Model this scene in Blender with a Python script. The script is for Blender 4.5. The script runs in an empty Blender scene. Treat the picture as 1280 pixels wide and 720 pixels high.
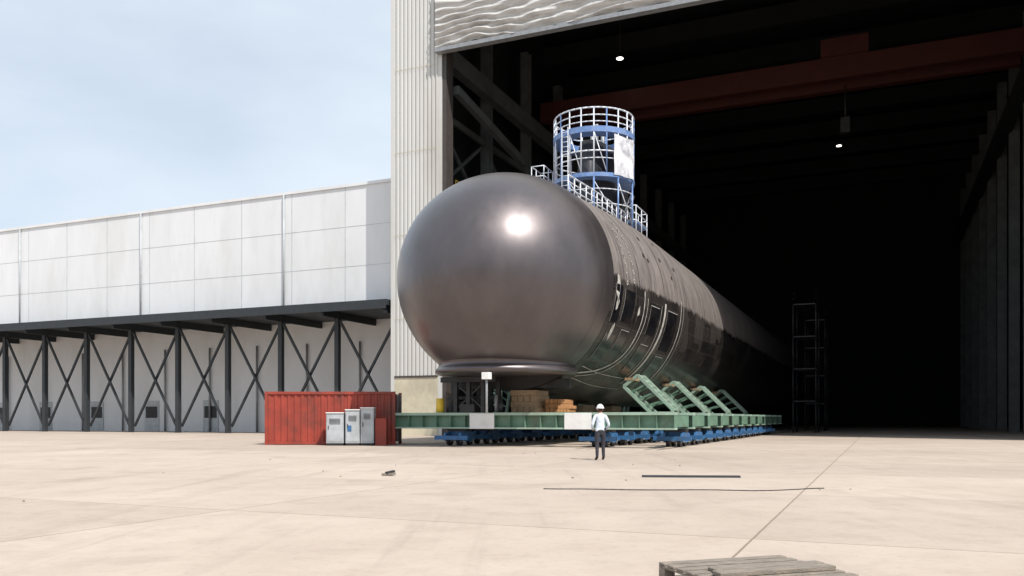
import bpy, bmesh, math, random
from mathutils import Vector, Matrix, noise
random.seed(7)
scene=bpy.context.scene
scene.view_settings.view_transform='Standard'
scene.view_settings.look='None'
scene.view_settings.exposure=0
F=1060.0; HOR=523.0; CAMH=1.35
AX=(0.398,0.917); CS=(-0.06,42.4); ROT=math.atan2(AX[1],AX[0])
FRAME=Matrix.Translation((CS[0],CS[1],0))@Matrix.Rotation(ROT,4,'Z')

# ---------------------------------------------------------------- materials
def mat(name,col,rough=0.6,metal=0.0,var=0.15,scale=2.0,bump=0.0,bscale=20,spec=0.5,dirt=None,dirtamt=0.0,stretch=(1,1,1),coat=0.0,emit=None):
    m=bpy.data.materials.new(name); m.use_nodes=True
    nt=m.node_tree; N=nt.nodes; L=nt.links
    b=N['Principled BSDF']
    b.inputs['Roughness'].default_value=rough; b.inputs['Metallic'].default_value=metal
    b.inputs['Specular IOR Level'].default_value=spec
    b.inputs['Coat Weight'].default_value=coat
    tc=N.new('ShaderNodeTexCoord'); mp=N.new('ShaderNodeMapping'); mp.inputs['Scale'].default_value=stretch
    L.new(tc.outputs['Object'],mp.inputs['Vector'])
    n=N.new('ShaderNodeTexNoise'); n.inputs['Scale'].default_value=scale; n.inputs['Detail'].default_value=4; n.inputs['Roughness'].default_value=0.6
    L.new(mp.outputs[0],n.inputs['Vector'])
    r=N.new('ShaderNodeValToRGB')
    lo=[c*(1-var) for c in col]+[1]; hi=[min(1,c*(1+var)) for c in col]+[1]
    r.color_ramp.elements[0].position=0.3; r.color_ramp.elements[0].color=lo
    r.color_ramp.elements[1].position=0.7; r.color_ramp.elements[1].color=hi
    L.new(n.outputs['Fac'],r.inputs['Fac']); out=r.outputs['Color']
    if dirt:
        n2=N.new('ShaderNodeTexNoise'); n2.inputs['Scale'].default_value=scale*0.6; n2.inputs['Detail'].default_value=5; n2.inputs['Roughness'].default_value=0.7
        L.new(mp.outputs[0],n2.inputs['Vector'])
        r2=N.new('ShaderNodeValToRGB'); r2.color_ramp.elements[0].position=0.48; r2.color_ramp.elements[0].color=(0,0,0,1)
        r2.color_ramp.elements[1].position=0.72; r2.color_ramp.elements[1].color=(dirtamt,)*3+(1,)
        L.new(n2.outputs['Fac'],r2.inputs['Fac'])
        mx=N.new('ShaderNodeMixRGB'); L.new(r2.outputs[0],mx.inputs['Fac']); L.new(out,mx.inputs[1]); mx.inputs[2].default_value=tuple(dirt)+(1,)
        out=mx.outputs[0]
    L.new(out,b.inputs['Base Color'])
    if bump>0:
        n3=N.new('ShaderNodeTexNoise'); n3.inputs['Scale'].default_value=bscale; n3.inputs['Detail'].default_value=4
        L.new(mp.outputs[0],n3.inputs['Vector'])
        bp=N.new('ShaderNodeBump'); bp.inputs['Strength'].default_value=bump; bp.inputs['Distance'].default_value=0.05
        L.new(n3.outputs['Fac'],bp.inputs['Height']); L.new(bp.outputs[0],b.inputs['Normal'])
    if emit:
        b.inputs['Emission Color'].default_value=tuple(emit[:3])+(1,); b.inputs['Emission Strength'].default_value=emit[3]
        m.cycles.emission_sampling='NONE'
    return m

M={}
M['wall']=mat('painted_siding',(0.60,0.595,0.57),0.55,0,0.06,0.5,dirt=(0.40,0.37,0.32),dirtamt=0.55,stretch=(1,1,0.12))
M['walllow']=mat('cream_plinth',(0.58,0.53,0.40),0.7,0,0.08,0.7,dirt=(0.3,0.25,0.18),dirtamt=0.5)
M['white']=mat('white_wall',(0.72,0.73,0.74),0.6,0,0.05,0.3,dirt=(0.52,0.52,0.50),dirtamt=0.5,stretch=(1,1,.3))
M['trimdark']=mat('dark_trim',(0.06,0.05,0.045),0.6)
M['canopy']=mat('canopy_steel',(0.025,0.03,0.035),0.6)
M['fabric']=mat('door_fabric',(0.52,0.51,0.49),0.8,0,0.15,1.2,bump=0.9,bscale=2.2,dirt=(0.18,0.165,0.15),dirtamt=0.8,stretch=(1,0.35,3))
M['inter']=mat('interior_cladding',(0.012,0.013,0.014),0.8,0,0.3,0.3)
M['steel']=mat('interior_steel',(0.11,0.12,0.118),0.6,0,0.25,0.8)
M['crane']=mat('crane_red',(0.055,0.010,0.006),0.6,0,0.2,1)
M['yellow']=mat('safety_yellow',(0.75,0.52,0.05),0.5,0,0.1,3)
M['green']=mat('transporter_green',(0.13,0.24,0.17),0.5,0,0.15,1.5,dirt=(0.1,0.08,0.05),dirtamt=0.6)
M['greenlt']=mat('flange_green',(0.32,0.44,0.35),0.5,0,0.12,1.5,dirt=(0.2,0.17,0.12),dirtamt=0.5)
M['blue']=mat('bogie_blue',(0.035,0.14,0.32),0.45,0,0.2,3,dirt=(0.06,0.05,0.04),dirtamt=0.6)
M['dark']=mat('dark_steel',(0.03,0.03,0.032),0.5,0.3,0.3,3)
M['grey']=mat('grey_steel',(0.30,0.31,0.32),0.5,0.3,0.15,3)
M['sign']=mat('sign_white',(0.78,0.78,0.76),0.6,0,0.03,2,dirt=(0.4,0.38,0.33),dirtamt=0.3)
M['wood']=mat('timber',(0.36,0.25,0.15),0.8,0,0.25,3,bump=0.4,bscale=20,stretch=(1,4,4))
M['wood2']=mat('timber_orange',(0.42,0.20,0.08),0.8,0,0.25,3)
M['woodgrey']=mat('weathered_wood',(0.26,0.22,0.18),0.85,0,0.3,6,bump=0.5,bscale=30,stretch=(1,6,6))
M['red']=mat('container_red',(0.30,0.045,0.028),0.6,0,0.2,1.2,dirt=(0.10,0.04,0.03),dirtamt=0.8)
M['cab']=mat('cabinet_grey',(0.45,0.48,0.50),0.45,0.1,0.1,2,dirt=(0.2,0.2,0.2),dirtamt=0.5)
M['scafblue']=mat('scaffold_blue',(0.14,0.24,0.48),0.4,0.1,0.15,3,dirt=(0.45,0.47,0.5),dirtamt=0.5)
M['scafwhite']=mat('galvanised',(0.66,0.69,0.74),0.4,0.2,0.1,3)
M['sail']=mat('sail_black',(0.035,0.036,0.042),0.35,0.1,0.3,1)
M['tarp']=mat('tarp_white',(0.66,0.67,0.70),0.7,0,0.1,1.2,dirt=(0.10,0.10,0.14),dirtamt=1.0,bump=0.6,bscale=2)
M['mark']=mat('pale_marking',(0.50,0.48,0.45),0.5,0,0.3,3,dirt=(0.06,0.05,0.05),dirtamt=0.85)
M['seam']=mat('seam_dark',(0.02,0.018,0.018),0.6)
M['weld']=mat('weld_line',(0.07,0.06,0.058),0.55,0.5)
M['patch']=mat('dark_patch',(0.010,0.010,0.013),0.2,0.2,0.4,2,dirt=(0.07,0.06,0.05),dirtamt=0.4)
M['glass']=mat('lamp_glow',(0.9,0.9,0.85),0.4,0,0,1,emit=(1,0.95,0.85,6))
M['skin']=mat('skin',(0.45,0.26,0.18),0.6); M['shirt']=mat('shirt',(0.60,0.66,0.74),0.85,0,0.12,8,bump=0.4,bscale=14)
M['pants']=mat('trousers',(0.035,0.035,0.045),0.9,0,0.2,6,bump=0.4,bscale=14); M['boot']=mat('boots',(0.02,0.016,0.013),0.6)
M['hair']=mat('hair',(0.05,0.03,0.02),0.8); M['hat']=mat('hard_hat_white',(0.80,0.80,0.79),0.3,0,0.02,3)
M['eye']=mat('eye',(0.03,0.02,0.02),0.3)
M['reflblock']=mat('reflection_block_dark',(0.10,0.105,0.11),0.7,0,0.2,.1)  # only for the unseen blocks added behind the viewer
M['reflpanel']=mat('reflection_block_panel',(0.03,0.04,0.05),0.2)  # darker panels on those added blocks

def dome_mat():
    m=mat('bow_dome_paint',(0.098,0.083,0.086),0.40,0.78,0.14,0.5,bump=0.10,bscale=.7,dirt=(0.16,0.138,0.136),dirtamt=0.5,stretch=(1,1,.6))
    nt=m.node_tree;N=nt.nodes;L=nt.links;b=N['Principled BSDF']
    tc=N.new('ShaderNodeTexCoord'); mp=N.new('ShaderNodeMapping'); mp.inputs['Scale'].default_value=(1.3,1.3,.6); L.new(tc.outputs['Object'],mp.inputs[0])
    n=N.new('ShaderNodeTexNoise'); n.inputs['Scale'].default_value=1.2; n.inputs['Detail'].default_value=6; n.inputs['Roughness'].default_value=.65; L.new(mp.outputs[0],n.inputs[0])
    r=N.new('ShaderNodeMapRange'); r.inputs['From Min'].default_value=.3; r.inputs['From Max'].default_value=.7; r.inputs['To Min'].default_value=.36; r.inputs['To Max'].default_value=.50; L.new(n.outputs['Fac'],r.inputs['Value']); L.new(r.outputs[0],b.inputs['Roughness'])
    b.inputs['Coat Weight'].default_value=0.8; b.inputs['Coat Roughness'].default_value=0.33
    return m
M['dome']=dome_mat()
def hull_mat():
    m=bpy.data.materials.new('hull_coating'); m.use_nodes=True
    nt=m.node_tree;N=nt.nodes;L=nt.links;b=N['Principled BSDF']
    tc=N.new('ShaderNodeTexCoord'); sep=N.new('ShaderNodeSeparateXYZ'); L.new(tc.outputs['Object'],sep.inputs[0])
    n=N.new('ShaderNodeTexNoise'); n.inputs['Scale'].default_value=1.1; n.inputs['Detail'].default_value=6; n.inputs['Roughness'].default_value=0.65
    L.new(tc.outputs['Object'],n.inputs['Vector'])
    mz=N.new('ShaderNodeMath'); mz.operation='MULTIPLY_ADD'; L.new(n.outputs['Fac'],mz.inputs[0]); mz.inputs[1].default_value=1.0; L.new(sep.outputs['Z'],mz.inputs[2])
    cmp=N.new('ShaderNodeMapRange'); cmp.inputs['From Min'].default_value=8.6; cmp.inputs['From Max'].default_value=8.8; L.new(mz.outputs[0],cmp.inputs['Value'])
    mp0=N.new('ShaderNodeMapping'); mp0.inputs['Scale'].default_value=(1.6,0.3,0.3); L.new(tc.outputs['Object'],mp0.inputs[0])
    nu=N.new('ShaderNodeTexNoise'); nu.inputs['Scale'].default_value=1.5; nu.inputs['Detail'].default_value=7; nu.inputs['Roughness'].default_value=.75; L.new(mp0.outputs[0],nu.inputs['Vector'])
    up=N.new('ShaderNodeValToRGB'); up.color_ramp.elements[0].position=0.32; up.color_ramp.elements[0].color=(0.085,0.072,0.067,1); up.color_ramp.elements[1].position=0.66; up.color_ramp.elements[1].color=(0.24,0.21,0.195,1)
    L.new(nu.outputs['Fac'],up.inputs[0])
    cx=N.new('ShaderNodeCombineXYZ'); L.new(sep.outputs['X'],cx.inputs[0]); L.new(sep.outputs['Z'],cx.inputs[1])
    br=N.new('ShaderNodeTexBrick'); br.inputs['Scale'].default_value=1; br.inputs['Brick Width'].default_value=1.7; br.inputs['Row Height'].default_value=0.85; br.inputs['Mortar Size'].default_value=0.015
    br.inputs['Color1'].default_value=(0.012,0.011,0.012,1); br.inputs['Color2'].default_value=(0.032,0.028,0.026,1); br.inputs['Mortar'].default_value=(0.07,0.06,0.055,1)
    L.new(cx.outputs[0],br.inputs['Vector'])
    n2=N.new('ShaderNodeTexNoise'); n2.inputs['Scale'].default_value=2.5; n2.inputs['Detail'].default_value=7; n2.inputs['Roughness'].default_value=0.75
    mp=N.new('ShaderNodeMapping'); mp.inputs['Scale'].default_value=(1.6,0.5,0.35); L.new(tc.outputs['Object'],mp.inputs[0]); L.new(mp.outputs[0],n2.inputs['Vector'])
    r2=N.new('ShaderNodeValToRGB'); r2.color_ramp.elements[0].position=0.55; r2.color_ramp.elements[0].color=(0,0,0,1); r2.color_ramp.elements[1].position=0.7; r2.color_ramp.elements[1].color=(0.8,0.8,0.8,1)
    L.new(n2.outputs['Fac'],r2.inputs[0])
    lo=N.new('ShaderNodeMixRGB'); L.new(r2.outputs[0],lo.inputs[0]); L.new(br.outputs['Color'],lo.inputs[1]); lo.inputs[2].default_value=(0.14,0.12,0.105,1)
    n4=N.new('ShaderNodeTexVoronoi'); n4.inputs['Scale'].default_value=0.42; n4.distance='CHEBYCHEV'; L.new(cx.outputs[0],n4.inputs['Vector'])
    s4=N.new('ShaderNodeSeparateColor'); L.new(n4.outputs['Color'],s4.inputs[0])
    r4=N.new('ShaderNodeMath'); r4.operation='GREATER_THAN'; r4.inputs[1].default_value=.72; L.new(s4.outputs[0],r4.inputs[0])
    r5=N.new('ShaderNodeMath'); r5.operation='MULTIPLY'; r5.inputs[1].default_value=.45; L.new(r4.outputs[0],r5.inputs[0])
    lo2=N.new('ShaderNodeMixRGB'); L.new(r5.outputs[0],lo2.inputs[0]); L.new(lo.outputs[0],lo2.inputs[1]); lo2.inputs[2].default_value=(0.09,0.078,0.07,1)
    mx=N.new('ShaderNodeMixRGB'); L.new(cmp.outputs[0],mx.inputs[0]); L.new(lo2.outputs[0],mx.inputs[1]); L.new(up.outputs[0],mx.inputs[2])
    L.new(mx.outputs[0],b.inputs['Base Color'])
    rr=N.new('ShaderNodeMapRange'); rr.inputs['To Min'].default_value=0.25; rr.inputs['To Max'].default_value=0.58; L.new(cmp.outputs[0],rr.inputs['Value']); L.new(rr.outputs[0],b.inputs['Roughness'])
    bp=N.new('ShaderNodeBump'); bp.inputs['Strength'].default_value=0.5; bp.inputs['Distance'].default_value=0.10; L.new(nu.outputs['Fac'],bp.inputs['Height']); L.new(bp.outputs[0],b.inputs['Normal'])
    return m
M['hull']=hull_mat()
def ground_mat():
    m=bpy.data.materials.new('concrete_apron'); m.use_nodes=True
    nt=m.node_tree;N=nt.nodes;L=nt.links;b=N['Principled BSDF']
    tc=N.new('ShaderNodeTexCoord')
    def noi(s,d=5,r=0.6,vec=None):
        n=N.new('ShaderNodeTexNoise'); n.inputs['Scale'].default_value=s; n.inputs['Detail'].default_value=d; n.inputs['Roughness'].default_value=r
        L.new(vec or tc.outputs['Object'],n.inputs['Vector']); return n.outputs['Fac']
    def ramp(src,p0,c0,p1,c1):
        r=N.new('ShaderNodeValToRGB'); r.color_ramp.elements[0].position=p0; r.color_ramp.elements[0].color=tuple(c0)+(1,); r.color_ramp.elements[1].position=p1; r.color_ramp.elements[1].color=tuple(c1)+(1,)
        L.new(src,r.inputs[0]); return r.outputs[0]
    def mix(f,a,bb,t='MIX'):
        x=N.new('ShaderNodeMixRGB'); x.blend_type=t
        for i,v in enumerate((f,a,bb)):
            if isinstance(v,(int,float)): x.inputs[i].default_value=v
            elif isinstance(v,tuple): x.inputs[i].default_value=v+(1,)
            else: L.new(v,x.inputs[i])
        return x.outputs[0]
    base=ramp(noi(0.25,6,0.65),0.3,(0.43,0.35,0.285),0.7,(0.53,0.445,0.37))
    base=mix(ramp(noi(1.3,6,0.7),0.48,(0,0,0),0.72,(0.5,0.5,0.5)),base,(0.36,0.285,0.23))
    base=mix(ramp(noi(9,4,0.7),0.52,(0,0,0),0.75,(0.4,0.4,0.4)),base,(0.30,0.25,0.2))
    mp=N.new('ShaderNodeMapping'); mp.inputs['Rotation'].default_value=(0,0,-(ROT-math.pi/2)); mp.inputs['Location'].default_value=(1.3,2.2,0)
    L.new(tc.outputs['Object'],mp.inputs[0])
    wz=N.new('ShaderNodeVectorMath'); wz.operation='ADD'; nn=N.new('ShaderNodeTexNoise'); nn.inputs['Scale'].default_value=2.5; L.new(mp.outputs[0],nn.inputs['Vector'])
    sc=N.new('ShaderNodeVectorMath'); sc.operation='SCALE'; sc.inputs['Scale'].default_value=0.02; L.new(nn.outputs['Color'],sc.inputs[0]); L.new(mp.outputs[0],wz.inputs[0]); L.new(sc.outputs[0],wz.inputs[1])
    br=N.new('ShaderNodeTexBrick'); br.offset=0; br.inputs['Scale'].default_value=1; br.inputs['Brick Width'].default_value=7.5; br.inputs['Row Height'].default_value=6.0; br.inputs['Mortar Size'].default_value=0.016; br.inputs['Mortar Smooth'].default_value=0.3
    br.inputs['Color1'].default_value=(1,1,1,1); br.inputs['Color2'].default_value=(0.86,0.855,0.85,1); br.inputs['Mortar'].default_value=(0.5,0.46,0.42,1)
    L.new(wz.outputs[0],br.inputs['Vector'])
    base=mix(1.0,base,br.outputs['Color'],'MULTIPLY')
    mpt=N.new('ShaderNodeMapping'); mpt.inputs['Rotation'].default_value=(0,0,-(ROT-math.pi/2)); mpt.inputs['Scale'].default_value=(1.6,.10,1); L.new(tc.outputs['Object'],mpt.inputs[0])
    base=mix(ramp(noi(1.1,4,.6,mpt.outputs[0]),0.56,(0,0,0),0.72,(0.35,0.35,0.35)),base,(0.27,0.22,0.18))
    base=mix(ramp(noi(0.45,3,0.5),0.62,(0,0,0),0.74,(0.4,0.4,0.4)),base,(0.24,0.19,0.155))
    L.new(base,b.inputs['Base Color']); b.inputs['Roughness'].default_value=0.85
    bp=N.new('ShaderNodeBump'); bp.inputs['Strength'].default_value=0.3; bp.inputs['Distance'].default_value=0.02; L.new(noi(25,4,0.7),bp.inputs['Height']); L.new(bp.outputs[0],b.inputs['Normal'])
    return m
M['ground']=ground_mat()

# ---------------------------------------------------------------- builder
class B:
    def __init__(s): s.v=[];s.f=[];s.m=[];s.sm=[];s.mats=[]
    def mi(s,k):
        if k not in s.mats: s.mats.append(k)
        return s.mats.index(k)
    def face(s,idx,k,sm=False): s.f.append(idx); s.m.append(s.mi(k)); s.sm.append(sm)
    def box(s,x0,x1,y0,y1,z0,z1,k):
        o=len(s.v)
        for z in (z0,z1):
            for x,y in ((x0,y0),(x1,y0),(x1,y1),(x0,y1)): s.v.append((x,y,z))
        for q in ((0,1,2,3),(4,5,6,7),(0,1,5,4),(1,2,6,5),(2,3,7,6),(3,0,4,7)): s.face([o+i for i in q],k)
    def beam(s,p,q,w,h,k):
        p=Vector(p);q=Vector(q);d=(q-p).normalized(); up=Vector((0,0,1))
        if abs(d.dot(up))>0.99: up=Vector((1,0,0))
        a=d.cross(up).normalized(); b=a.cross(d).normalized(); o=len(s.v)
        for e in (p,q):
            for i,j in ((-1,-1),(1,-1),(1,1),(-1,1)): s.v.append(tuple(e+a*(i*w/2)+b*(j*h/2)))
        for qd in ((0,1,2,3),(4,5,6,7),(0,1,5,4),(1,2,6,5),(2,3,7,6),(3,0,4,7)): s.face([o+i for i in qd],k)
    def tube(s,p,q,r,k,n=8,r2=None):
        p=Vector(p);q=Vector(q);d=(q-p).normalized(); up=Vector((0,0,1))
        if abs(d.dot(up))>0.99: up=Vector((1,0,0))
        a=d.cross(up).normalized(); b=a.cross(d).normalized(); o=len(s.v)
        for e,rr in ((p,r),(q,r if r2 is None else r2)):
            for i in range(n):
                t=2*math.pi*i/n; s.v.append(tuple(e+a*rr*math.cos(t)+b*rr*math.sin(t)))
        for i in range(n): s.face([o+i,o+(i+1)%n,o+n+(i+1)%n,o+n+i],k,True)
        s.face([o+i for i in range(n)],k); s.face([o+n+i for i in range(n)],k)
    def path(s,pts,r,k,n=6,closed=False):
        c=list(pts)+([pts[0]] if closed else [])
        for a,b in zip(c[:-1],c[1:]): s.tube(a,b,r,k,n)
    def grid(s,rows,k,closed=False,sm=True):
        o=len(s.v); nr=len(rows); nc=len(rows[0])
        for r in rows: s.v.extend([tuple(p) for p in r])
        for i in range(nr-1):
            for j in range(nc if closed else nc-1):
                j2=(j+1)%nc
                s.face([o+i*nc+j,o+i*nc+j2,o+(i+1)*nc+j2,o+(i+1)*nc+j],k,sm)
    def ngon(s,pts,k):
        o=len(s.v); s.v.extend([tuple(p) for p in pts]); s.face(list(range(o,o+len(pts))),k)
    def make(s,name,parent=None,ts=False,bevel=0,recalc=True):
        me=bpy.data.meshes.new(name)
        v=[(x,-y,z) for x,y,z in s.v] if ts else s.v
        me.from_pydata(v,[],s.f)
        for k in s.mats: me.materials.append(M[k])
        me.polygons.foreach_set('material_index',s.m); me.polygons.foreach_set('use_smooth',s.sm); me.update()
        if recalc:
            bm=bmesh.new(); bm.from_mesh(me); bmesh.ops.recalc_face_normals(bm,faces=bm.faces); bm.to_mesh(me); bm.free()
        ob=bpy.data.objects.new(name,me); scene.collection.objects.link(ob)
        if parent is not None: ob.parent=parent
        elif ts: ob.matrix_world=FRAME
        if bevel: 
            md=ob.modifiers.new('bevel','BEVEL'); md.width=bevel; md.segments=1; md.limit_method='ANGLE'
        return ob
def empty(name,frame=True,loc=None):
    e=bpy.data.objects.new(name,None); scene.collection.objects.link(e)
    if frame: e.matrix_world=FRAME
    elif loc: e.location=loc
    return e

# ---------------------------------------------------------------- ground
b=B(); b.ngon([(-1500,-800,0),(1500,-800,0),(1500,2500,0),(-1500,2500,0)],'ground'); b.make('ground')

# ---------------------------------------------------------------- submarine
ZC=8.05; LB=6.5; R0=5.30
def sst(x): x=max(0,min(1,x)); return x*x*(3-2*x)
def rad(t):
    g=R0+0.55*sst((t+2)/15)
    if t<0: g*=math.sqrt(max(0,1-(t/LB)**2))
    return g
def surf(t,th,off=0.0):
    r=rad(t)+off
    return (t,r*math.cos(th),ZC+r*math.sin(th))
sub=empty('submarine')
NT=128
rows=[]
ZCH=3.55
for i in range(1,61):
    ph=math.pi/2*i/60; t=-LB*math.cos(ph)
    if i==60: t=0
    rows.append([(lambda p:(p[0],p[1],max(p[2],ZCH)))(surf(t,2*math.pi*j/NT)) for j in range(NT)])
b=B(); b.grid(rows,'dome',closed=True)
o=len(b.v); b.v.append((-LB,0,ZC))
for j in range(NT): b.face([o,j,(j+1)%NT],'dome',True)
b.make('bow_dome',sub,ts=True)
b=B(); prof=[(0.70,4.32),(0.672,4.16),(0.658,4.05),(0.650,3.96),(0.652,3.87),(0.664,3.78),(0.678,3.70),(0.682,3.60),(0.676,3.52),(0.655,3.46),(0.4,3.42),(0.01,3.42)]
rows=[]
for k,z in prof:
    row=[]
    for j in range(65):
        a=math.pi*(j/64)-math.pi/2
        row.append((-LB*k*math.cos(a), R0*k*math.sin(a)*0.98, z))
    row.append((0.0,0,z)) 
    rows.append(row)
b.grid(rows,'dome',closed=True); b.make('chin_fairing',sub,ts=True)
ts_=[0.02+0.6*i for i in range(30)]+[20+4*i for i in range(21)]
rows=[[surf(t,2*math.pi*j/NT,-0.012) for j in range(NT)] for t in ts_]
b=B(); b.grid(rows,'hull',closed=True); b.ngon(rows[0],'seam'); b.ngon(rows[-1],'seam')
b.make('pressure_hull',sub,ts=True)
b=B()
def ring(t,w,a0,a1,k,off=0.006,n=90):
    b.grid([[surf(t,a0+(a1-a0)*i/n,off) for i in range(n+1)],[surf(t+w,a0+(a1-a0)*i/n,off) for i in range(n+1)]],k)
ring(-0.04,0.07,0,2*math.pi,'seam',0.006)
ring(-1.25,0.035,-.85,math.pi+.85,'weld',0.004)
for t in (4.1,8.6,14.2,20,27,35): ring(t,0.05,0,2*math.pi,'seam',0.004)
for t in (1.6,6.2,11.2,17): ring(t,0.03,-.1,math.pi,'seam',0.004)
def strip(pts,w,k,off=0.012,n=24):
    P=[Vector((t,math.radians(a))) for t,a in pts]; out=[]
    for i in range(len(P)-1):
        p0=P[max(0,i-1)];p1=P[i];p2=P[i+1];p3=P[min(len(P)-1,i+2)]
        for s in range(n):
            u=s/n
            out.append(0.5*((2*p1)+(p2-p0)*u+(2*p0-5*p1+4*p2-p3)*u*u+(3*p1-p0-3*p2+p3)*u**3))
    out.append(P[-1]); r1=[];r2=[]
    for i,p in enumerate(out):
        d=(out[min(i+1,len(out)-1)]-out[max(i-1,0)]); d=Vector((d.x,d.y*5.4)).normalized(); nrm=Vector((-d.y,d.x/5.4))
        r1.append(surf(p.x+nrm.x*w/2,p.y+nrm.y*w/2,off)); r2.append(surf(p.x-nrm.x*w/2,p.y-nrm.y*w/2,off))
    b.grid([r1,r2],k)
strip([(5.0,0),(5.1,-18),(4.7,-38),(3.2,-50),(0.9,-56)],0.12,'mark')
strip([(5.6,-3),(5.6,-20),(5.2,-38),(3.9,-51),(1.5,-58)],0.07,'mark')
strip([(8.9,-2),(8.8,-20),(8.5,-40),(8.2,-55)],0.28,'mark')
strip([(8.2,-4),(8.1,-30),(7.8,-50)],0.06,'mark')
strip([(0.9,-50),(4,-52),(8,-51)],0.05,'mark')
strip([(1.5,-60),(5,-62),(9,-60)],0.05,'mark')
strip([(12.5,4),(12.4,-25),(12.3,-50)],0.16,'mark')
strip([(13.2,2),(13.1,-25),(13.0,-50)],0.07,'mark')
for t0,t1,a0,a1 in ((0.5,1.5,-22,-2),(0.8,2.2,-44,-28),(1.9,3.5,-20,-3),(2.6,3.8,-36,-24),(6.2,7.8,-22,-6),(6.3,7.6,-46,-28),(9.4,11.6,-28,-5),(9.8,11.4,-48,-32)):
    b.grid([[surf(t0+(t1-t0)*i/4,math.radians(a0+(a1-a0)*j/8),0.009) for j in range(9)] for i in range(5)],'patch')
    strip([(t0,a0),(t0,a1)],0.03,'mark',0.013,6)
    if t0>2: strip([(t0,a1),(t1,a1)],0.03,'mark',0.013,6)
def disc(t,a,r,k,off=0.015):
    pts=[]
    for i in range(14):
        g=2*math.pi*i/14; pts.append(surf(t+r*math.cos(g),math.radians(a)+r*math.sin(g)/5.4,off))
    b.ngon(pts,k)
for a in (30,25,20,15,10,5,0.5): disc(2.1,a,0.12,'mark'); disc(2.1,a,0.06,'seam',0.02)
for a in (38,33,28,23,18,13,8,3): disc(3.2,a,0.12,'mark'); disc(3.2,a,0.06,'seam',0.02)
def blotch(t,a,r,k,seed):
    pts=[]
    for i in range(26):
        g=2*math.pi*i/26; q=r*(1+.55*noise.noise(Vector((math.cos(g)*1.4,math.sin(g)*1.4,seed))))
        pts.append(surf(t+q*math.cos(g)*.7,math.radians(a)+q*1.3*math.sin(g)/5.4,0.011+seed*.0004))
    b.ngon(pts,k)
blotch(0.8,-3,.42,'mark',1); blotch(0.95,-12,.25,'mark',2); blotch(1.3,-26,.3,'mark',3); blotch(4.3,-12,.2,'mark',4)
for t,a in ((6,22),(6.6,20),(9.5,25),(11,16),(7,35),(10.4,38),(12.6,24)): disc(t,a,0.13,'seam')
b.make('hull_markings',sub,ts=True)
b=B(); zs=[13.0,16.0,18.4,18.9,19.05]; sc_=[1,0.97,0.93,0.87,0.6]
rows=[]
for z,k in zip(zs,sc_):
    row=[]
    for j in range(48):
        a=2*math.pi*j/48; c=math.cos(a); 
        row.append((16.0+4.6*c*k, 1.25*k*math.copysign(abs(math.sin(a))**0.8,math.sin(a))*(1.0 if c<0 else (1-0.35*c)), z))
    rows.append(row)
b.grid(rows,'sail',closed=True); b.ngon(rows[-1],'sail')
for (t,s,h) in ((13.2,0.25,20.2),(14.0,-0.3,19.9),(15,0.1,20.4)): b.tube((t,s,18.7),(t,s,h),0.13,'grey',10)
b.make('sail',sub,ts=True)
b=B(); b.box(-4.66,-4.34,0.6,0.96,3.1,3.412,'sign'); b.tube((-4.5,0.78,1.6),(-4.5,0.78,3.1),0.055,'grey'); b.make('chin_lamp_fitting',sub,ts=True,bevel=0.01)

# ---------------------------------------------------------------- scaffold round sail
sc=empty('access_scaffold')
CT=13.4; CR=2.55; DZ=-0.95
def cp(bt,z,r=CR): return (CT+r*math.cos(bt),r*math.sin(bt),z)
b=B(); NP=20
for z,k,r in ((21.45,'scafwhite',.05),(21.0,'scafwhite',.04),(20.6,'scafwhite',.035),(18.8,'scafwhite',.05),(18.35,'scafwhite',.035)):
    b.path([cp(2*math.pi*i/40,z+DZ) for i in range(40)],r,k,6,True)
for z0,z1,k in ((19.95,20.3,'scafblue'),(17.2,17.45,'scafblue')):
    z0+=DZ;z1+=DZ
    def cr_(z,r): return [cp(2*math.pi*i/48,z,r) for i in range(48)]
    b.grid([cr_(z0,CR+.06),cr_(z1,CR+.06),cr_(z1,CR-.9),cr_(z0,CR-.9),cr_(z0,CR+.06)],k,closed=True,sm=False)
for i in range(NP):
    bt=2*math.pi*i/NP; b.tube(cp(bt,17.2+DZ),cp(bt,21.45+DZ),0.045,'scafwhite' if i%4 else 'scafblue')
for i in range(10):
    bt=2*math.pi*(i+.5)/10; b.tube(cp(bt,13.0),cp(bt,17.2+DZ),0.055,'scafblue')
    b.tube(cp(bt,13.6),cp(bt+2*math.pi/10,16.0),0.03,'scafwhite')
for i in (8,10,5): 
    bt=2*math.pi*i/NP; b.tube(cp(bt,17.5+DZ),cp(bt+2*math.pi/NP,20.0+DZ),0.03,'scafwhite')
for z in (14.6,15.5): b.path([cp(2*math.pi*i/40,z) for i in range(40)],0.035,'scafwhite',6,True)
for s in (-.2,.2): b.tube((CT-CR-.15,s-1.0,13.2),(CT-CR-.15,s-1.0,19.4),0.03,'scafwhite')
for i in range(20): b.tube((CT-CR-.15,-1.2,13.4+i*.3),(CT-CR-.15,-.8,13.4+i*.3),0.02,'scafwhite')
b.make('platform_rings',sc,ts=True)
b=B()
rows=[]
for i in range(13):
    f=i/12; row=[]
    for j in range(31):
        g=j/30; bt=math.radians(92+42*g); z=DZ+17.3+2.55*f-.12*math.sin(math.pi*g)*f+.03*math.sin(g*9)*(1-f)
        row.append(cp(bt,z,CR+.12+.05*noise.noise(Vector((g*5,f*3,0)))))
    rows.append(row)
b.grid(rows,'tarp'); b.make('tarpaulin',sc,ts=True,recalc=False)
b=B()
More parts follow.
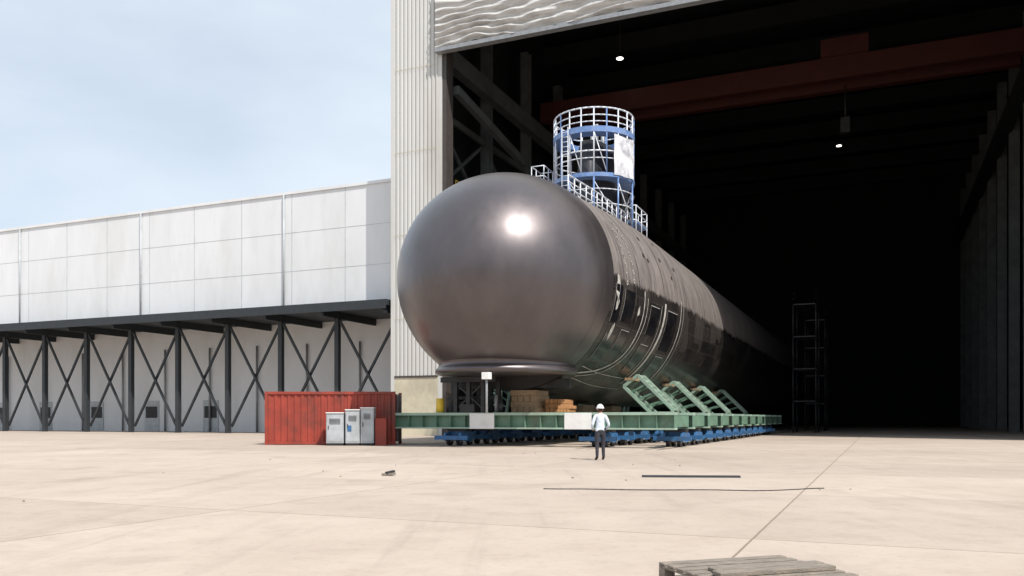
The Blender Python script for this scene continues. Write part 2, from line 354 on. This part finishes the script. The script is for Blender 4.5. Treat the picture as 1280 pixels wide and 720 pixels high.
def cage(t0,t1,s0,s1,z0,z1,zb):
    for z in (z0+.05,(z0+z1)/2,z1):
        b.path([(t0,s0,z),(t1,s0,z),(t1,s1,z),(t0,s1,z)],0.035,'scafwhite',6,True)
    b.box(t0,t1,s0,s1,z0-.1,z0-.003,'scafblue')
    for t in (t0,(t0+t1)/2,t1):
        for s in (s0,s1): b.tube((t,s,zb),(t,s,z1),0.035,'scafwhite')
cage(11.6,13.2,-3.6,-2.75,16.2,17.5,12.2)
cage(15.2,18,1.7,2.3,14.3,15.3,12.8)
b.make('side_platforms',sc,ts=True)
dr=empty('deck_railing'); b=B()
for s in (1.75,-1.75):
    pts=[]
    for i in range(12):
        t=3.6+i*1.0; r=rad(t); z=ZC+math.sqrt(r*r-s*s); pts.append((t,s,z))
    for k,h in enumerate((1.05,0.7,0.35)):
        b.path([(p[0],p[1],p[2]+h) for p in pts],0.035 if k else .045,'scafwhite')
    for p in pts: b.tube((p[0],p[1],p[2]-.08),(p[0],p[1],p[2]+1.05),0.04,'scafwhite')
b.make('rails',dr,ts=True)

# ---------------------------------------------------------------- transporter
tr=empty('submarine_transporter')
b=B()
for i,t in enumerate([-1.3+4*k for k in range(12)]):
    s0,s1=-5.8,8.6
    b.box(t-.03,t+.03,s0,s1,.92,1.50,'green')
    b.box(t-.3,t+.3,s0,s1,1.50,1.63,'greenlt'); b.box(t-.3,t+.3,s0,s1,.84,.92,'greenlt')
    n=18
    for j in range(n+1):
        s=s0+.02+(s1-s0-.04)*j/n; b.box(t-.27,t-.03,s-.012,s+.012,.92,1.50,'green'); b.box(t+.03,t+.27,s-.012,s+.012,.92,1.50,'green')
for s in (-5.5,-2.4,1.2,4.9,8.2):
    for k in range(11):
        t=-1.3+4*k; b.box(t+.304,t+3.696,s-.2,s+.2,.95,1.48,'green')
b.make('deck_beams',tr,ts=True)
b=B()
def bogie(t,s):
    def P(a,c,z): return (t+a,s+c,z)
    def bx(a0,a1,c0,c1,z0,z1,k): b.box(t+a0,t+a1,s+c0,s+c1,z0,z1,k)
    for c in (-.42,.42):
        pts=[(-.95,.30),(-.80,.62),(-.3,.70),(.3,.70),(.80,.62),(.95,.30),(.55,.22),(-.55,.22)]
        o=len(b.v)
        for cc in (c-.05,c+.05):
            for a,z in pts: b.v.append((t+a,s+cc,z))
        b.face([o+i for i in range(8)],'blue'); b.face([o+8+i for i in range(8)],'blue')
        for i in range(8): b.face([o+i,o+(i+1)%8,o+8+(i+1)%8,o+8+i],'blue')
    bx(-.25,.25,-.365,.365,.40,.705,'blue'); bx(-.35,.35,-.5,.5,.71,.835,'dark')
    for a in (-.55,.55):
        for c in (-.27,.27):
            b.tube(P(a,c-.07,.27),P(a,c+.07,.27),.27,'dark',18)
            b.tube(P(a,c-.085,.27),P(a,c+.085,.27),.12,'grey',12)
        b.tube(P(a,-.5,.27),P(a,.5,.27),.06,'grey',10)
    bx(-1.0,-.85,-.9,.9,.30,.50,'blue'); bx(.85,1.0,-.5,.5,.30,.46,'blue')
for s in (-2.4,4.9):
    for k in range(13): bogie(-.2+3.1*k if s>0 else -.9+3.1*k,s)
for k in range(12): bogie(1.5+3.1*k,8.0)
b.make('bogies',tr,ts=True)
b=B()
for s in (-2.4,4.9,8.0):
    for c in (-.27,.27): b.box(-3.5,60,s+c-.04,s+c+.04,.003,.006,'dark')
b.make('flush_rails',tr,ts=True)
b=B()
for s in (-.82,4.1):
    b.box(-1.66,-1.62,s-.66,s+.66,.84,1.60,'sign'); b.box(-1.617,-1.59,s-.6,s-.5,.9,1.55,'dark'); b.box(-1.617,-1.59,s+.5,s+.6,.9,1.55,'dark')
b.make('notice_boards',tr,ts=True,bevel=0.008)
b=B()
# cradle saddles: open welded frames (edge members with rungs between two side frames)
for k,t in enumerate([7.9+9*k for k in range(4)]):
    for sg in (1,-1):
        W=.62
        if sg>0: pts=[(5.3,1.64),(6.5,1.64),(6.5,1.85),(4.55,3.75),(3.75,3.15)]
        else: pts=[(-4.0,1.64),(-5.0,1.64),(-5.2,2.1),(-4.35,3.75),(-3.75,3.15)]
        for dt in (-W,W):
            for i in range(5):
                p=pts[i];q=pts[(i+1)%5]
                b.beam((t+dt,p[0],p[1]),(t+dt,q[0],q[1]),.16,.17,'greenlt')
            A=Vector(pts[2]);Bq=Vector(pts[3]);C=Vector(pts[0]);D=Vector(pts[4])
            for f in (.25,.5,.75):
                p=A.lerp(Bq,f);q=C.lerp(D,f); b.beam((t+dt,p.x,p.y),(t+dt,q.x,q.y),.08,.10,'green')
        for f in (0.0,.14,.28,.42,.56,.70,.84,.98):
            p=Vector(pts[2]).lerp(Vector(pts[3]),f)
            b.beam((t-W+.08,p.x,p.y),(t+W-.08,p.x,p.y),.10,.12,'greenlt')
        p=Vector(pts[3]).lerp(Vector(pts[4]),.5); b.beam((t-W-.1,p.x-.08*sg,p.y+.1),(t+W+.1,p.x-.08*sg,p.y+.1),.5,.16,'wood')
b.make('cradle_saddles',tr,ts=True)
b=B()
def stack(t0,t1,s0,s1,z1,k,n=4):
    z=1.634; h=(z1-z)/n
    for i in range(n):
        j=random.uniform(-.05,.05)
        if i%2==0:
            for q in range(4):
                a=s0+(s1-s0)*q/4; b.box(t0+j,t1+j,a+.01,a+(s1-s0)/4-.01,z+i*h+.004,z+(i+1)*h,k)
        else:
            for q in range(4):
                a=t0+(t1-t0)*q/4; b.box(a+.01,a+(t1-t0)/4-.01,s0+j,s1+j,z+i*h+.004,z+(i+1)*h,k)
stack(-.2,1.6,.1,1.45,2.75,'wood',4); stack(.4,2.2,1.7,2.55,2.3,'wood2',3)
stack(3,5,-.8,.8,2.25,'wood',3); stack(9,11,-.8,.8,2.15,'wood',3); stack(15,17,-.8,.8,2.15,'wood',3); stack(-1.2,-.2,2.9,3.5,1.95,'wood2',2)
b.make('keel_blocks',tr,ts=True,bevel=0.015)
b=B()
for s,t,h in ((-2.4,-1.3,3.36),(-1.7,-1.3,3.36),(-.9,-1.3,3.36),(-2.9,1.5,3.3),(-.6,2.0,2.6),(-2.0,.5,3.3),(-1.2,.2,3.3),(-.4,-.6,3.3),(-3.0,-.4,3.3)):
    b.box(t-.1,t+.1,s-.1,s+.1,1.634,h,'dark')
for a,c in ((-2.4,-.9),(-.9,-2.4)): b.beam((-1.3+.05*(a<c),a,1.8),(-1.3+.05*(a<c),c,3.1),.08,.08,'dark')
b.box(-1.45,-1.15,-3.2,-.2,3.14,3.40,'dark'); b.box(.2,.6,-3.2,3.0,2.85,3.3,'dark'); b.box(-.9,-.7,-3.1,-.2,2.3,2.45,'dark')
b.box(-1.5,-.6,-2.1,-1.3,1.64,2.05,'dark'); b.box(-.2,.6,-3.4,-2.6,1.64,2.2,'dark'); b.tube((-1.1,-.3,1.64),(-1.1,-.3,2.5),.09,'grey'); b.tube((-1.2,0,1.64),(-1.2,0,2.2),.12,'dark')
b.tube((-1.2,-3.35,1.64),(-1.2,-3.35,2.35),.2,'yellow',14)
b.make('bow_support_frame',tr,ts=True)

# ---------------------------------------------------------------- hangar
hg=empty('assembly_hangar')
T0=20.0; SL=-14.6; SR=27.5; WL=-19.2
HT=30.3; RT=45.0
def corr(b,s0,s1,z0,z1,t,k,pitch=.36,depth=.09):
    pts=[]; s=s0
    while s<s1-1e-6:
        for f,d in ((0,0),(.42,0),(.5,depth),(.92,depth),):
            x=min(s+f*pitch,s1); pts.append((x,d))
        s+=pitch
    pts.append((s1,0))
    b.grid([[(t-d,x,z0) for x,d in pts],[(t-d,x,z1) for x,d in pts]],k,sm=False)
b=B()
corr(b,WL+.35,SL-.35,4.75,RT,T0-.02,'wall')
b.box(T0-.12,T0+.5,WL,WL+.345,0,RT,'wall')
b.box(T0-.05,T0+.5,SL-.345,SL-.005,0,HT+.6,'wall')
b.box(T0+.002,T0+.5,WL+.35,SL-.35,0,RT,'wall')
b.box(T0-.10,T0-.004,WL+.35,SL-.35,0,4.6,'walllow'); b.box(T0-.16,T0-.005,WL+.35,SL-.35,4.603,4.747,'trimdark')
for z in (9.3,16,22.6,29.2,36): b.box(T0-.125,T0-.115,WL+.36,SL-.36,z,z+.04,'walllow')
b.box(T0+.05,T0+1.2,SL,SL+.35,0,HT+.6,'trimdark')
b.box(T0-.02,T0+.6,SL-.34,SR+6,HT+5.6,RT,'wall')
b.box(T0-.02,T0+.6,SR,SR+8,0,HT+5.597,'wall')
b.box(T0+.1,T0+1.4,SL+.36,SR-.01,HT+.3,HT+5.59,'trimdark')
b.make('front_wall',hg,ts=True)
b=B()
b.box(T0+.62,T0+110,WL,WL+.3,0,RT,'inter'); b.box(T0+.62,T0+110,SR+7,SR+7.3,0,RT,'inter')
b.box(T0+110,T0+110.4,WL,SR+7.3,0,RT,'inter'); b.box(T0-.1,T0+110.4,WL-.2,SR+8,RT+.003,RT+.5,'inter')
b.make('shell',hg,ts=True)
b=B()
for k in range(11):
    t=T0+3+9.5*k
    for s in (-16.6,29.5):
        b.box(t-.35,t+.35,s-.08,s+.08,0,39,'steel'); b.box(t-.4,t-.352,s-.45,s+.45,0,39,'steel'); b.box(t+.352,t+.4,s-.45,s+.45,0,39,'steel')
    for z in (7,13.5,20,26.5):
        b.box(t+.41,t+9.09,-16.75,-16.45,z,z+.5,'steel')
    for z0,z1 in ((7.5,13.5),(20.5,26.5)):
        b.beam((t+.4,-16.9,z0),(t+9.1,-16.9,z1),.2,.25,'steel'); 
    b.beam((t+.4,-16.9,26.5),(t+9.1,-16.9,20.5),.2,.25,'steel')
    b.box(t-.3,t+.3,WL+.3,SR+7,41.5,43.5,'inter')
    b.box(t+.41,t+9.09,-16.3,-14.9,19.6,19.75,'steel')
    for z in (20.3,20.85): b.tube((t,-14.95,z),(t+9.5,-14.95,z),.05,'yellow')
    for q in range(5): b.tube((t+1.9*q,-14.95,19.75),(t+1.9*q,-14.95,20.85),.04,'yellow')
b.box(T0+2,T0+105,-16.4,-15.5,30.5,32,'steel'); b.box(T0+2,T0+105,28.2,29.2,30.5,32,'inter')
b.beam((T0+2,-14.4,27.8),(T0+16,-14.4,25.8),.5,.7,'steel')
b.make('steel_frame',hg,ts=True)
b=B(); tc_=43
b.box(tc_,tc_+.9,-15.4,28.1,32.05,34.0,'crane'); b.box(tc_+3,tc_+3.9,-15.4,28.1,32.05,34.0,'crane')
b.box(tc_-.3,tc_+4.2,12,16,34.01,35.6,'crane'); b.tube((tc_+2,14,29),(tc_+2,14,32),.07,'dark'); b.box(tc_+1.6,tc_+2.4,13.6,14.4,27.6,29,'dark')
b.make('overhead_crane',hg,ts=True)
b=B()
for t,s,z in ((40,-6.0,35.9),(40,-8.0,39.8),(60,12,38),(80,12,37)):
    b.tube((t,s,z+.05),(t,s,z+.45),.38,'dark',14,.15); b.tube((t,s,z+.45),(t,s,41.5),.03,'dark',6)
    b.tube((t,s,z),(t,s,z+.045),.32,'glass',16)
b.make('high_bay_lamps',hg,ts=True)
b=B(); rows=[]
nz=110; ns=280
for i in range(nz+1):
    z=HT+5.2*i/nz; row=[]
    for j in range(ns+1):
        s=SL-.3+(SR-SL+.2)*j/ns
        nn=noise.noise(Vector((s*.16,z*.25,1.3)))*2.6+noise.noise(Vector((s*.6,z*.6,5)))*.9
        f=max(0,1-(z-HT)/4.4)
        amp=.04+.20*f
        d=amp*math.sin((z-HT)*10.5+nn*3.2)+.30*noise.noise(Vector((s*.8,z*3.4,9)))*f+.10*noise.noise(Vector((s*3,z*6,2)))*f
        sag=-.18*abs(math.sin(s*.55))*f+.2*noise.noise(Vector((s*.5,0,3)))*f
        row.append((T0-.55-d*.8,s,z+sag))
    rows.append(row)
b.grid(rows,'fabric'); b.box(T0-.7,T0-.1,SL-.3,SR-.1,HT-.42,HT-.12,'grey')
b.make('gathered_fabric_door',hg,ts=True,recalc=False)
st=empty('staging_tower'); b=B()
for t0 in (44,58):
    for lv in range(4):
        z=3*lv
        for t in (t0,t0+4):
            for s in (9.5,11.5): b.tube((t,s,z),(t,s,z+3),.07,'dark')
        b.box(t0,t0+4,9.5,11.5,z+2.9,z+3.0,'dark')
        for h in (.5,1.05): b.tube((t0,9.5,z+3+h),(t0+4,9.5,z+3+h),.04,'dark'); b.tube((t0,11.5,z+3+h),(t0+4,11.5,z+3+h),.04,'dark')
        b.tube((t0,11.5,z),(t0+4,11.5,z+3),.04,'dark')
b.make('frames',st,ts=True)

# ---------------------------------------------------------------- workshop building on left
ws=empty('workshop_building'); b=B()
TW=22.0; WR=WL-.22; WE=-85
b.box(TW,TW+30,WE,WR,10.95,21.1,'white')
b.box(TW-.12,TW+30.2,WE-.2,WR,21.103,21.35,'white')
b.box(TW+6,TW+30,WE,WR,0,10.5,'white')
for k in range(12):
    s=WR-5.6*k; 
    if s>WE: b.box(TW-.02,TW-.003,s-.03,s+.01,11,21.1,'cab')
for z in (14.3,17.7): b.box(TW-.014,TW-.003,WE,WR,z,z+.03,'cab')
for s in (WR-12,WR-29,WR-46): b.tube((TW-.14,s,10.96),(TW-.14,s,21.1),.07,'cab'); 
b.box(TW-2.5,TW+5.99,WE,WR,10.5,10.947,'canopy'); b.box(TW-2.6,TW-2.503,WE,WR,10.2,10.9,'canopy')
s=WR-.4
while s>WE+6:
    b.box(TW-.2,TW+.2,s-.2,s+.2,0,10.49,'canopy')
    b.beam((TW,s-.2,.6),(TW,s-5.8,9.8),.16,.2,'canopy'); b.beam((TW+.25,s-.2,9.8),(TW+.25,s-5.8,.6),.16,.2,'canopy')
    b.tube((TW+5.8,s-1.6,0),(TW+5.8,s-1.6,8.5),.1,'grey')
    b.box(TW-2.2,TW+5.9,s-.12,s+.12,9.9,10.48,'canopy')
    s-=6.0
b.make('workshop_walls',ws,ts=True)
b=B()
for k in range(8):
    s=WR-9-8*k; b.box(TW+5.93,TW+5.99,s-2,s,0,3.2,'cab'); b.box(TW+5.9,TW+5.928,s-1.8,s-.2,1.4,2.6,'dark')
b.make('workshop_doors',ws,ts=True)

# unseen dark blocks added behind the viewer to darken the dome's reflections
yd=empty('added_reflection_block_left',False); b=B()
b.box(-90,-12,-95,-70,0,17,'reflblock'); b.box(-91,-11,-96,-69,17.003,17.6,'cab')
for k in range(13):
    for z in (2,6.5,11): b.box(-88+6*k,-84.5+6*k,-69.99,-69.93,z,z+2.4,'reflpanel')
o=b.make('reflection_block_left_mesh'); o.parent=yd
yw=empty('added_reflection_block_right',False); b=B()
b.box(14,120,-110,-80,0,13,'reflblock'); b.box(13,121,-111,-79,13.003,13.5,'cab')
for k in range(8): b.box(18+12*k,25+12*k,-79.99,-79.92,0,7,'reflpanel')
o=b.make('reflection_block_right_mesh'); o.parent=yw

# ---------------------------------------------------------------- red container and cabinet
rc=empty('cargo_container'); b=B()
X0,X1,Y0,Y1=-12.6,-5.95,43.2,45.6
x=X0+.15
pts=[]
while x<X1-.2:
    pts+= [(x,0),(x+.12,0),(x+.17,.045),(x+.29,.045)]; x+=.34
pts=[(min(p,X1-.15),d) for p,d in pts]+[(X1-.15,0)]
b.grid([[(p,Y0+.05+d,.16) for p,d in pts],[(p,Y0+.05+d,2.58) for p,d in pts]],'red',sm=False)
b.box(X0+.14,X1-.02,Y0+.12,Y1,.16,2.6,'red')
for xx in (X0,X1-.15): 
    for yy in (Y0,Y1): b.box(xx,xx+.15,yy,yy+.15,0,2.72,'red')
b.box(X0+.152,X1-.152,Y0,Y0+.14,2.583,2.715,'red'); b.box(X0+.152,X1-.152,Y0,Y0+.14,.03,.158,'red')
b.box(X1-.05,X1-.005,Y0+.2,Y1-.05,.2,2.5,'red')
for yy in (.5,.9,1.5,1.9): b.tube((X1+.03,Y0+yy,.15),(X1+.03,Y0+yy,2.6),.025,'grey')
o=b.make('container_body',None); rc.matrix_world=Matrix.Identity(4); o.parent=rc
ec=empty('electrical_cabinet',False); b=B()
for x0,x1,h in ((-8.25,-7.55,1.75),(-7.5,-6.85,1.85),(-9.2,-8.35,1.6)):
    b.box(x0,x1,42.0,42.7,.12,h,'cab'); b.box(x0+.04,x1-.04,41.975,41.997,.2,h-.08,'cab'); b.box(x0+.1,x0+.13,41.94,41.972,h*.5,h*.62,'dark')
    b.box(x0+.02,x1-.02,42.02,42.68,0,.118,'dark'); b.box(x0-.02,x1+.02,41.95,42.73,h+.002,h+.05,'sign')
    for q in range(5): b.box(x0+.15,x1-.15,41.965,41.974,h-.3-.06*q,h-.27-.06*q,'dark')
b.box(-8.15,-7.95,41.96,41.973,.7,1.0,'blue')
b.box(-6.8,-6.25,42.1,42.6,0,1.35,'red')
o=b.make('cabinet_body',None,bevel=0.01); o.parent=ec

# ---------------------------------------------------------------- pallet, dark streaks, debris
wp=empty('wooden_pallet',False,(1.96,6.85,0)); wp.rotation_euler=(0,0,math.radians(18))
b=B()
for i in range(7): b.box(-.6,.6,-.5+i*.15,-.5+i*.15+.1,.122,.142,'woodgrey')
for x in (-.6,-.05,.5):
    b.box(x,x+.1,-.5,.5,.10,.12,'woodgrey')
    for y in (-.5,-.05,.4): b.box(x,x+.1,y,y+.1,.022,.099,'woodgrey')
    b.box(x,x+.1,-.5,.5,0,.02,'woodgrey')
b.box(-.5,.55,-.3,-.18,.144,.18,'woodgrey'); b.box(-.42,.6,-.1,.02,.144,.17,'woodgrey')
o=b.make('boards',None,bevel=.004); o.parent=wp
def dark_line(name,pts,r):
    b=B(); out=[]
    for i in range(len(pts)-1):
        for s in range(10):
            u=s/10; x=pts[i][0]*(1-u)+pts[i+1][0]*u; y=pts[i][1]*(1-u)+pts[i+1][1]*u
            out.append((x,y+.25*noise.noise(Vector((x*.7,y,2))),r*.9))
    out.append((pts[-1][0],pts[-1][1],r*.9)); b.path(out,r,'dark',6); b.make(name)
dark_line('thin_apron_line',[(0.6,16.3),(2.2,15.9),(4.5,15.7),(6,16.3)],.010)  # thin dark line across the apron, laid as a tube
b=B()
for i in range(22):
    x=random.uniform(-9,9); y=random.uniform(8,36); q=random.uniform(.01,.03)
    b.tube((x,y,0.0),(x+random.uniform(-.05,.05),y+.02,q*.6),q,'woodgrey',5,q*.5)
b.make('loose_gravel')
b=B()
b.beam((-3.05,20.0,.03),(-2.75,19.9,.05),.12,.05,'woodgrey'); b.beam((-2.95,19.9,.07),(-2.8,20.1,.1),.08,.05,'dark'); b.make('scrap_timber')
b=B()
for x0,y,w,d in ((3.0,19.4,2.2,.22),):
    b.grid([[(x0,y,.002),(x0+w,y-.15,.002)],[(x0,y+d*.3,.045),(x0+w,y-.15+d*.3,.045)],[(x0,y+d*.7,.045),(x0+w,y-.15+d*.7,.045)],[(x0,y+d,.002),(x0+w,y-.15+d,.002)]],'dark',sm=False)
b.make('shadow_streak')  # low dark strip standing in for a cast shadow on the apron

# ---------------------------------------------------------------- worker
def skin_obj(name,chain_v,edges,root=0,sub=2):
    me=bpy.data.meshes.new(name); me.from_pydata([c[0] for c in chain_v],edges,[])
    ob=bpy.data.objects.new(name,me); scene.collection.objects.link(ob)
    md=ob.modifiers.new('skin','SKIN'); md.use_smooth_shade=True
    for i,c in enumerate(chain_v):
        sv=me.skin_vertices[0].data[i]; sv.radius=c[1] if isinstance(c[1],tuple) else (c[1],c[1]); sv.use_root=(i==root)
    ms=ob.modifiers.new('sub','SUBSURF'); ms.levels=sub; ms.render_levels=sub
    bpy.context.view_layer.update()
    dg=bpy.context.evaluated_depsgraph_get(); m2=bpy.data.meshes.new_from_object(ob.evaluated_get(dg))
    bpy.data.objects.remove(ob); o2=bpy.data.objects.new(name,m2); scene.collection.objects.link(o2)
    return o2
V=[((0,0,.95),(.15,.11)),((0,0,1.12),(.145,.105)),((0,.0,1.32),(.165,.115)),((0,-.01,1.45),(.09,.08)),((0,0,1.52),(.055,.055)),((0,.01,1.60),(.075,.085)),((0,.015,1.68),(.085,.1)),((0,.01,1.75),(.06,.07))]
E=[(0,1),(1,2),(2,3),(3,4),(4,5),(5,6),(6,7)]
for sg in (-1,1):
    o=len(V)
    V+=[((sg*.17,-.01,1.42),(.07,.07)),((sg*.235,-.05,1.27),(.055,.055)),((sg*.275,-.06,1.13),(.05,.05)),((sg*.245,.07,1.03),(.042,.042)),((sg*.19,.18,1.00),(.032,.032)),((sg*.165,.23,.99),(.038,.02))]
    E+=[(3,o),(o,o+1),(o+1,o+2),(o+2,o+3),(o+3,o+4),(o+4,o+5)]
    for k in range(4):
        q=len(V); dx=sg*(.165+(-.03+.02*k)*1); ln=(.055,.065,.06,.048)[k]
        V+=[((dx,.255,.99-.003*k),.0095),((dx-sg*.01,.255+ln*.7,.975),.009),((dx-sg*.015,.255+ln,.955),.008)]
        E+=[(o+5,q),(q,q+1),(q+1,q+2)]
    q=len(V); V+=[((sg*.125,.215,1.0),.011),((sg*.105,.25,.995),.009)]; E+=[(o+5,q),(q,q+1)]
    o=len(V); st_=.05*sg
    V+=[((sg*.095,0,.86),(.098,.10)),((sg*.105,.015+st_*.3,.66),(.085,.085)),((sg*.11,.02+st_*.6,.49),(.068,.068)),((sg*.115,-.01+st_,.30),(.06,.06)),((sg*.12,-.02+st_,.10),(.05,.05)),((sg*.125,.06+st_,.05),(.048,.04)),((sg*.135,.16+st_,.04),(.042,.032))]
    E+=[(0,o)]+[(o+i,o+i+1) for i in range(6)]
wk=empty('worker',False,(2.86,27.5,0)); wk.rotation_euler=(0,0,math.radians(8))
body=skin_obj('body',V,E)
for k in ('shirt','pants','boot','skin','hair'): body.data.materials.append(M[k])
zmin=min(v.co.z for v in body.data.vertices)
for v in body.data.vertices: v.co.z-=zmin
for p in body.data.polygons:
    c=p.center; z=c.z+zmin; p.use_smooth=True
    if z<.11: m=2
    elif z<.955 and not (abs(c.x)>.1 and c.y>.14) : m=1
    elif z>1.51: m=4 if (c.y<.03 and z>1.56) else 3
    elif c.y>.185: m=3
    else: m=0
    p.material_index=m
body.parent=wk
b=B(); rows=[]
for i in range(9):
    e=i/8*math.pi/2; rr=math.cos(e); rows.append([(0.118*rr*math.cos(2*math.pi*j/28),.01+.138*rr*math.sin(2*math.pi*j/28),1.69+.125*math.sin(e)) for j in range(28)])
b.grid(rows,'hat',closed=True)
brim=[[( (.118+w)*math.cos(2*math.pi*j/28), .01+(.138+w*(1.0+1.2*max(0,math.sin(2*math.pi*j/28))))*math.sin(2*math.pi*j/28), z) for j in range(28)] for w,z in ((0,1.69),(.022,1.682),(.022,1.674),(0,1.68))]
b.grid(brim,'hat',closed=True); b.box(-.012,.012,-.10,.12,1.805,1.822,'hat')
h=b.make('hard_hat',wk)
b=B()
b.tube((0,.10,1.625),(0,.125,1.605),.012,'skin',8,.018)
for sg in (-1,1):
    b.tube((sg*.03,.088,1.645),(sg*.03,.102,1.645),.011,'eye',8); b.tube((sg*.078,.005,1.63),(sg*.095,-.005,1.63),.026,'skin',10)
b.box(-.022,.022,.088,.1,1.572,1.58,'eye'); b.make('face_features',wk)
b=B()
b.grid([[(.158*math.cos(2*math.pi*j/24),.118*math.sin(2*math.pi*j/24),z) for j in range(24)] for z in (.935,.975)],'boot',closed=True); b.box(.12,.17,-.11,-.06,.93,1.05,'dark'); b.make('belt',wk)

# ---------------------------------------------------------------- world + sun
EL=math.radians(52); AZ=math.radians(143)
l=Vector((math.sin(AZ)*math.cos(EL),math.cos(AZ)*math.cos(EL),math.sin(EL)))
w=bpy.data.worlds.new('World'); scene.world=w; w.use_nodes=True
nt=w.node_tree;N=nt.nodes;L=nt.links; bg=N['Background']; bg.inputs['Strength'].default_value=0.125
sky=N.new('ShaderNodeTexSky'); sky.sky_type='NISHITA'; sky.sun_disc=False; sky.sun_elevation=EL; sky.sun_rotation=AZ; sky.dust_density=1.5; sky.air_density=1.0
tc=N.new('ShaderNodeTexCoord'); mp=N.new('ShaderNodeMapping'); mp.inputs['Scale'].default_value=(1,1,2.5); L.new(tc.outputs['Generated'],mp.inputs[0])
n=N.new('ShaderNodeTexNoise'); n.inputs['Scale'].default_value=2.2; n.inputs['Detail'].default_value=6; L.new(mp.outputs[0],n.inputs[0])
r=N.new('ShaderNodeValToRGB'); r.color_ramp.elements[0].position=.35; r.color_ramp.elements[0].color=(.68,.68,.68,1); r.color_ramp.elements[1].position=.65; r.color_ramp.elements[1].color=(.98,.98,.98,1); L.new(n.outputs['Fac'],r.inputs[0])
mx=N.new('ShaderNodeMixRGB'); L.new(r.outputs[0],mx.inputs[0]); L.new(sky.outputs[0],mx.inputs[1]); mx.inputs[2].default_value=(6.6,7.4,8.3,1)
L.new(mx.outputs[0],bg.inputs['Color'])
sd=bpy.data.lights.new('sun','SUN'); sd.energy=4.9; sd.angle=math.radians(.5); sd.color=(1,.95,.89)
so=bpy.data.objects.new('sun',sd); scene.collection.objects.link(so); so.rotation_euler=l.to_track_quat('Z','Y').to_euler(); so.location=(0,0,60)

# ---------------------------------------------------------------- camera
cd=bpy.data.cameras.new('camera'); co=bpy.data.objects.new('camera',cd); scene.collection.objects.link(co)
co.location=(0,0,CAMH); co.rotation_euler=(math.radians(90),0,0)
cd.sensor_width=36; cd.lens=F/1280*36; cd.shift_y=(HOR-360)/1280; cd.clip_end=5000; cd.clip_start=.1
scene.camera=co
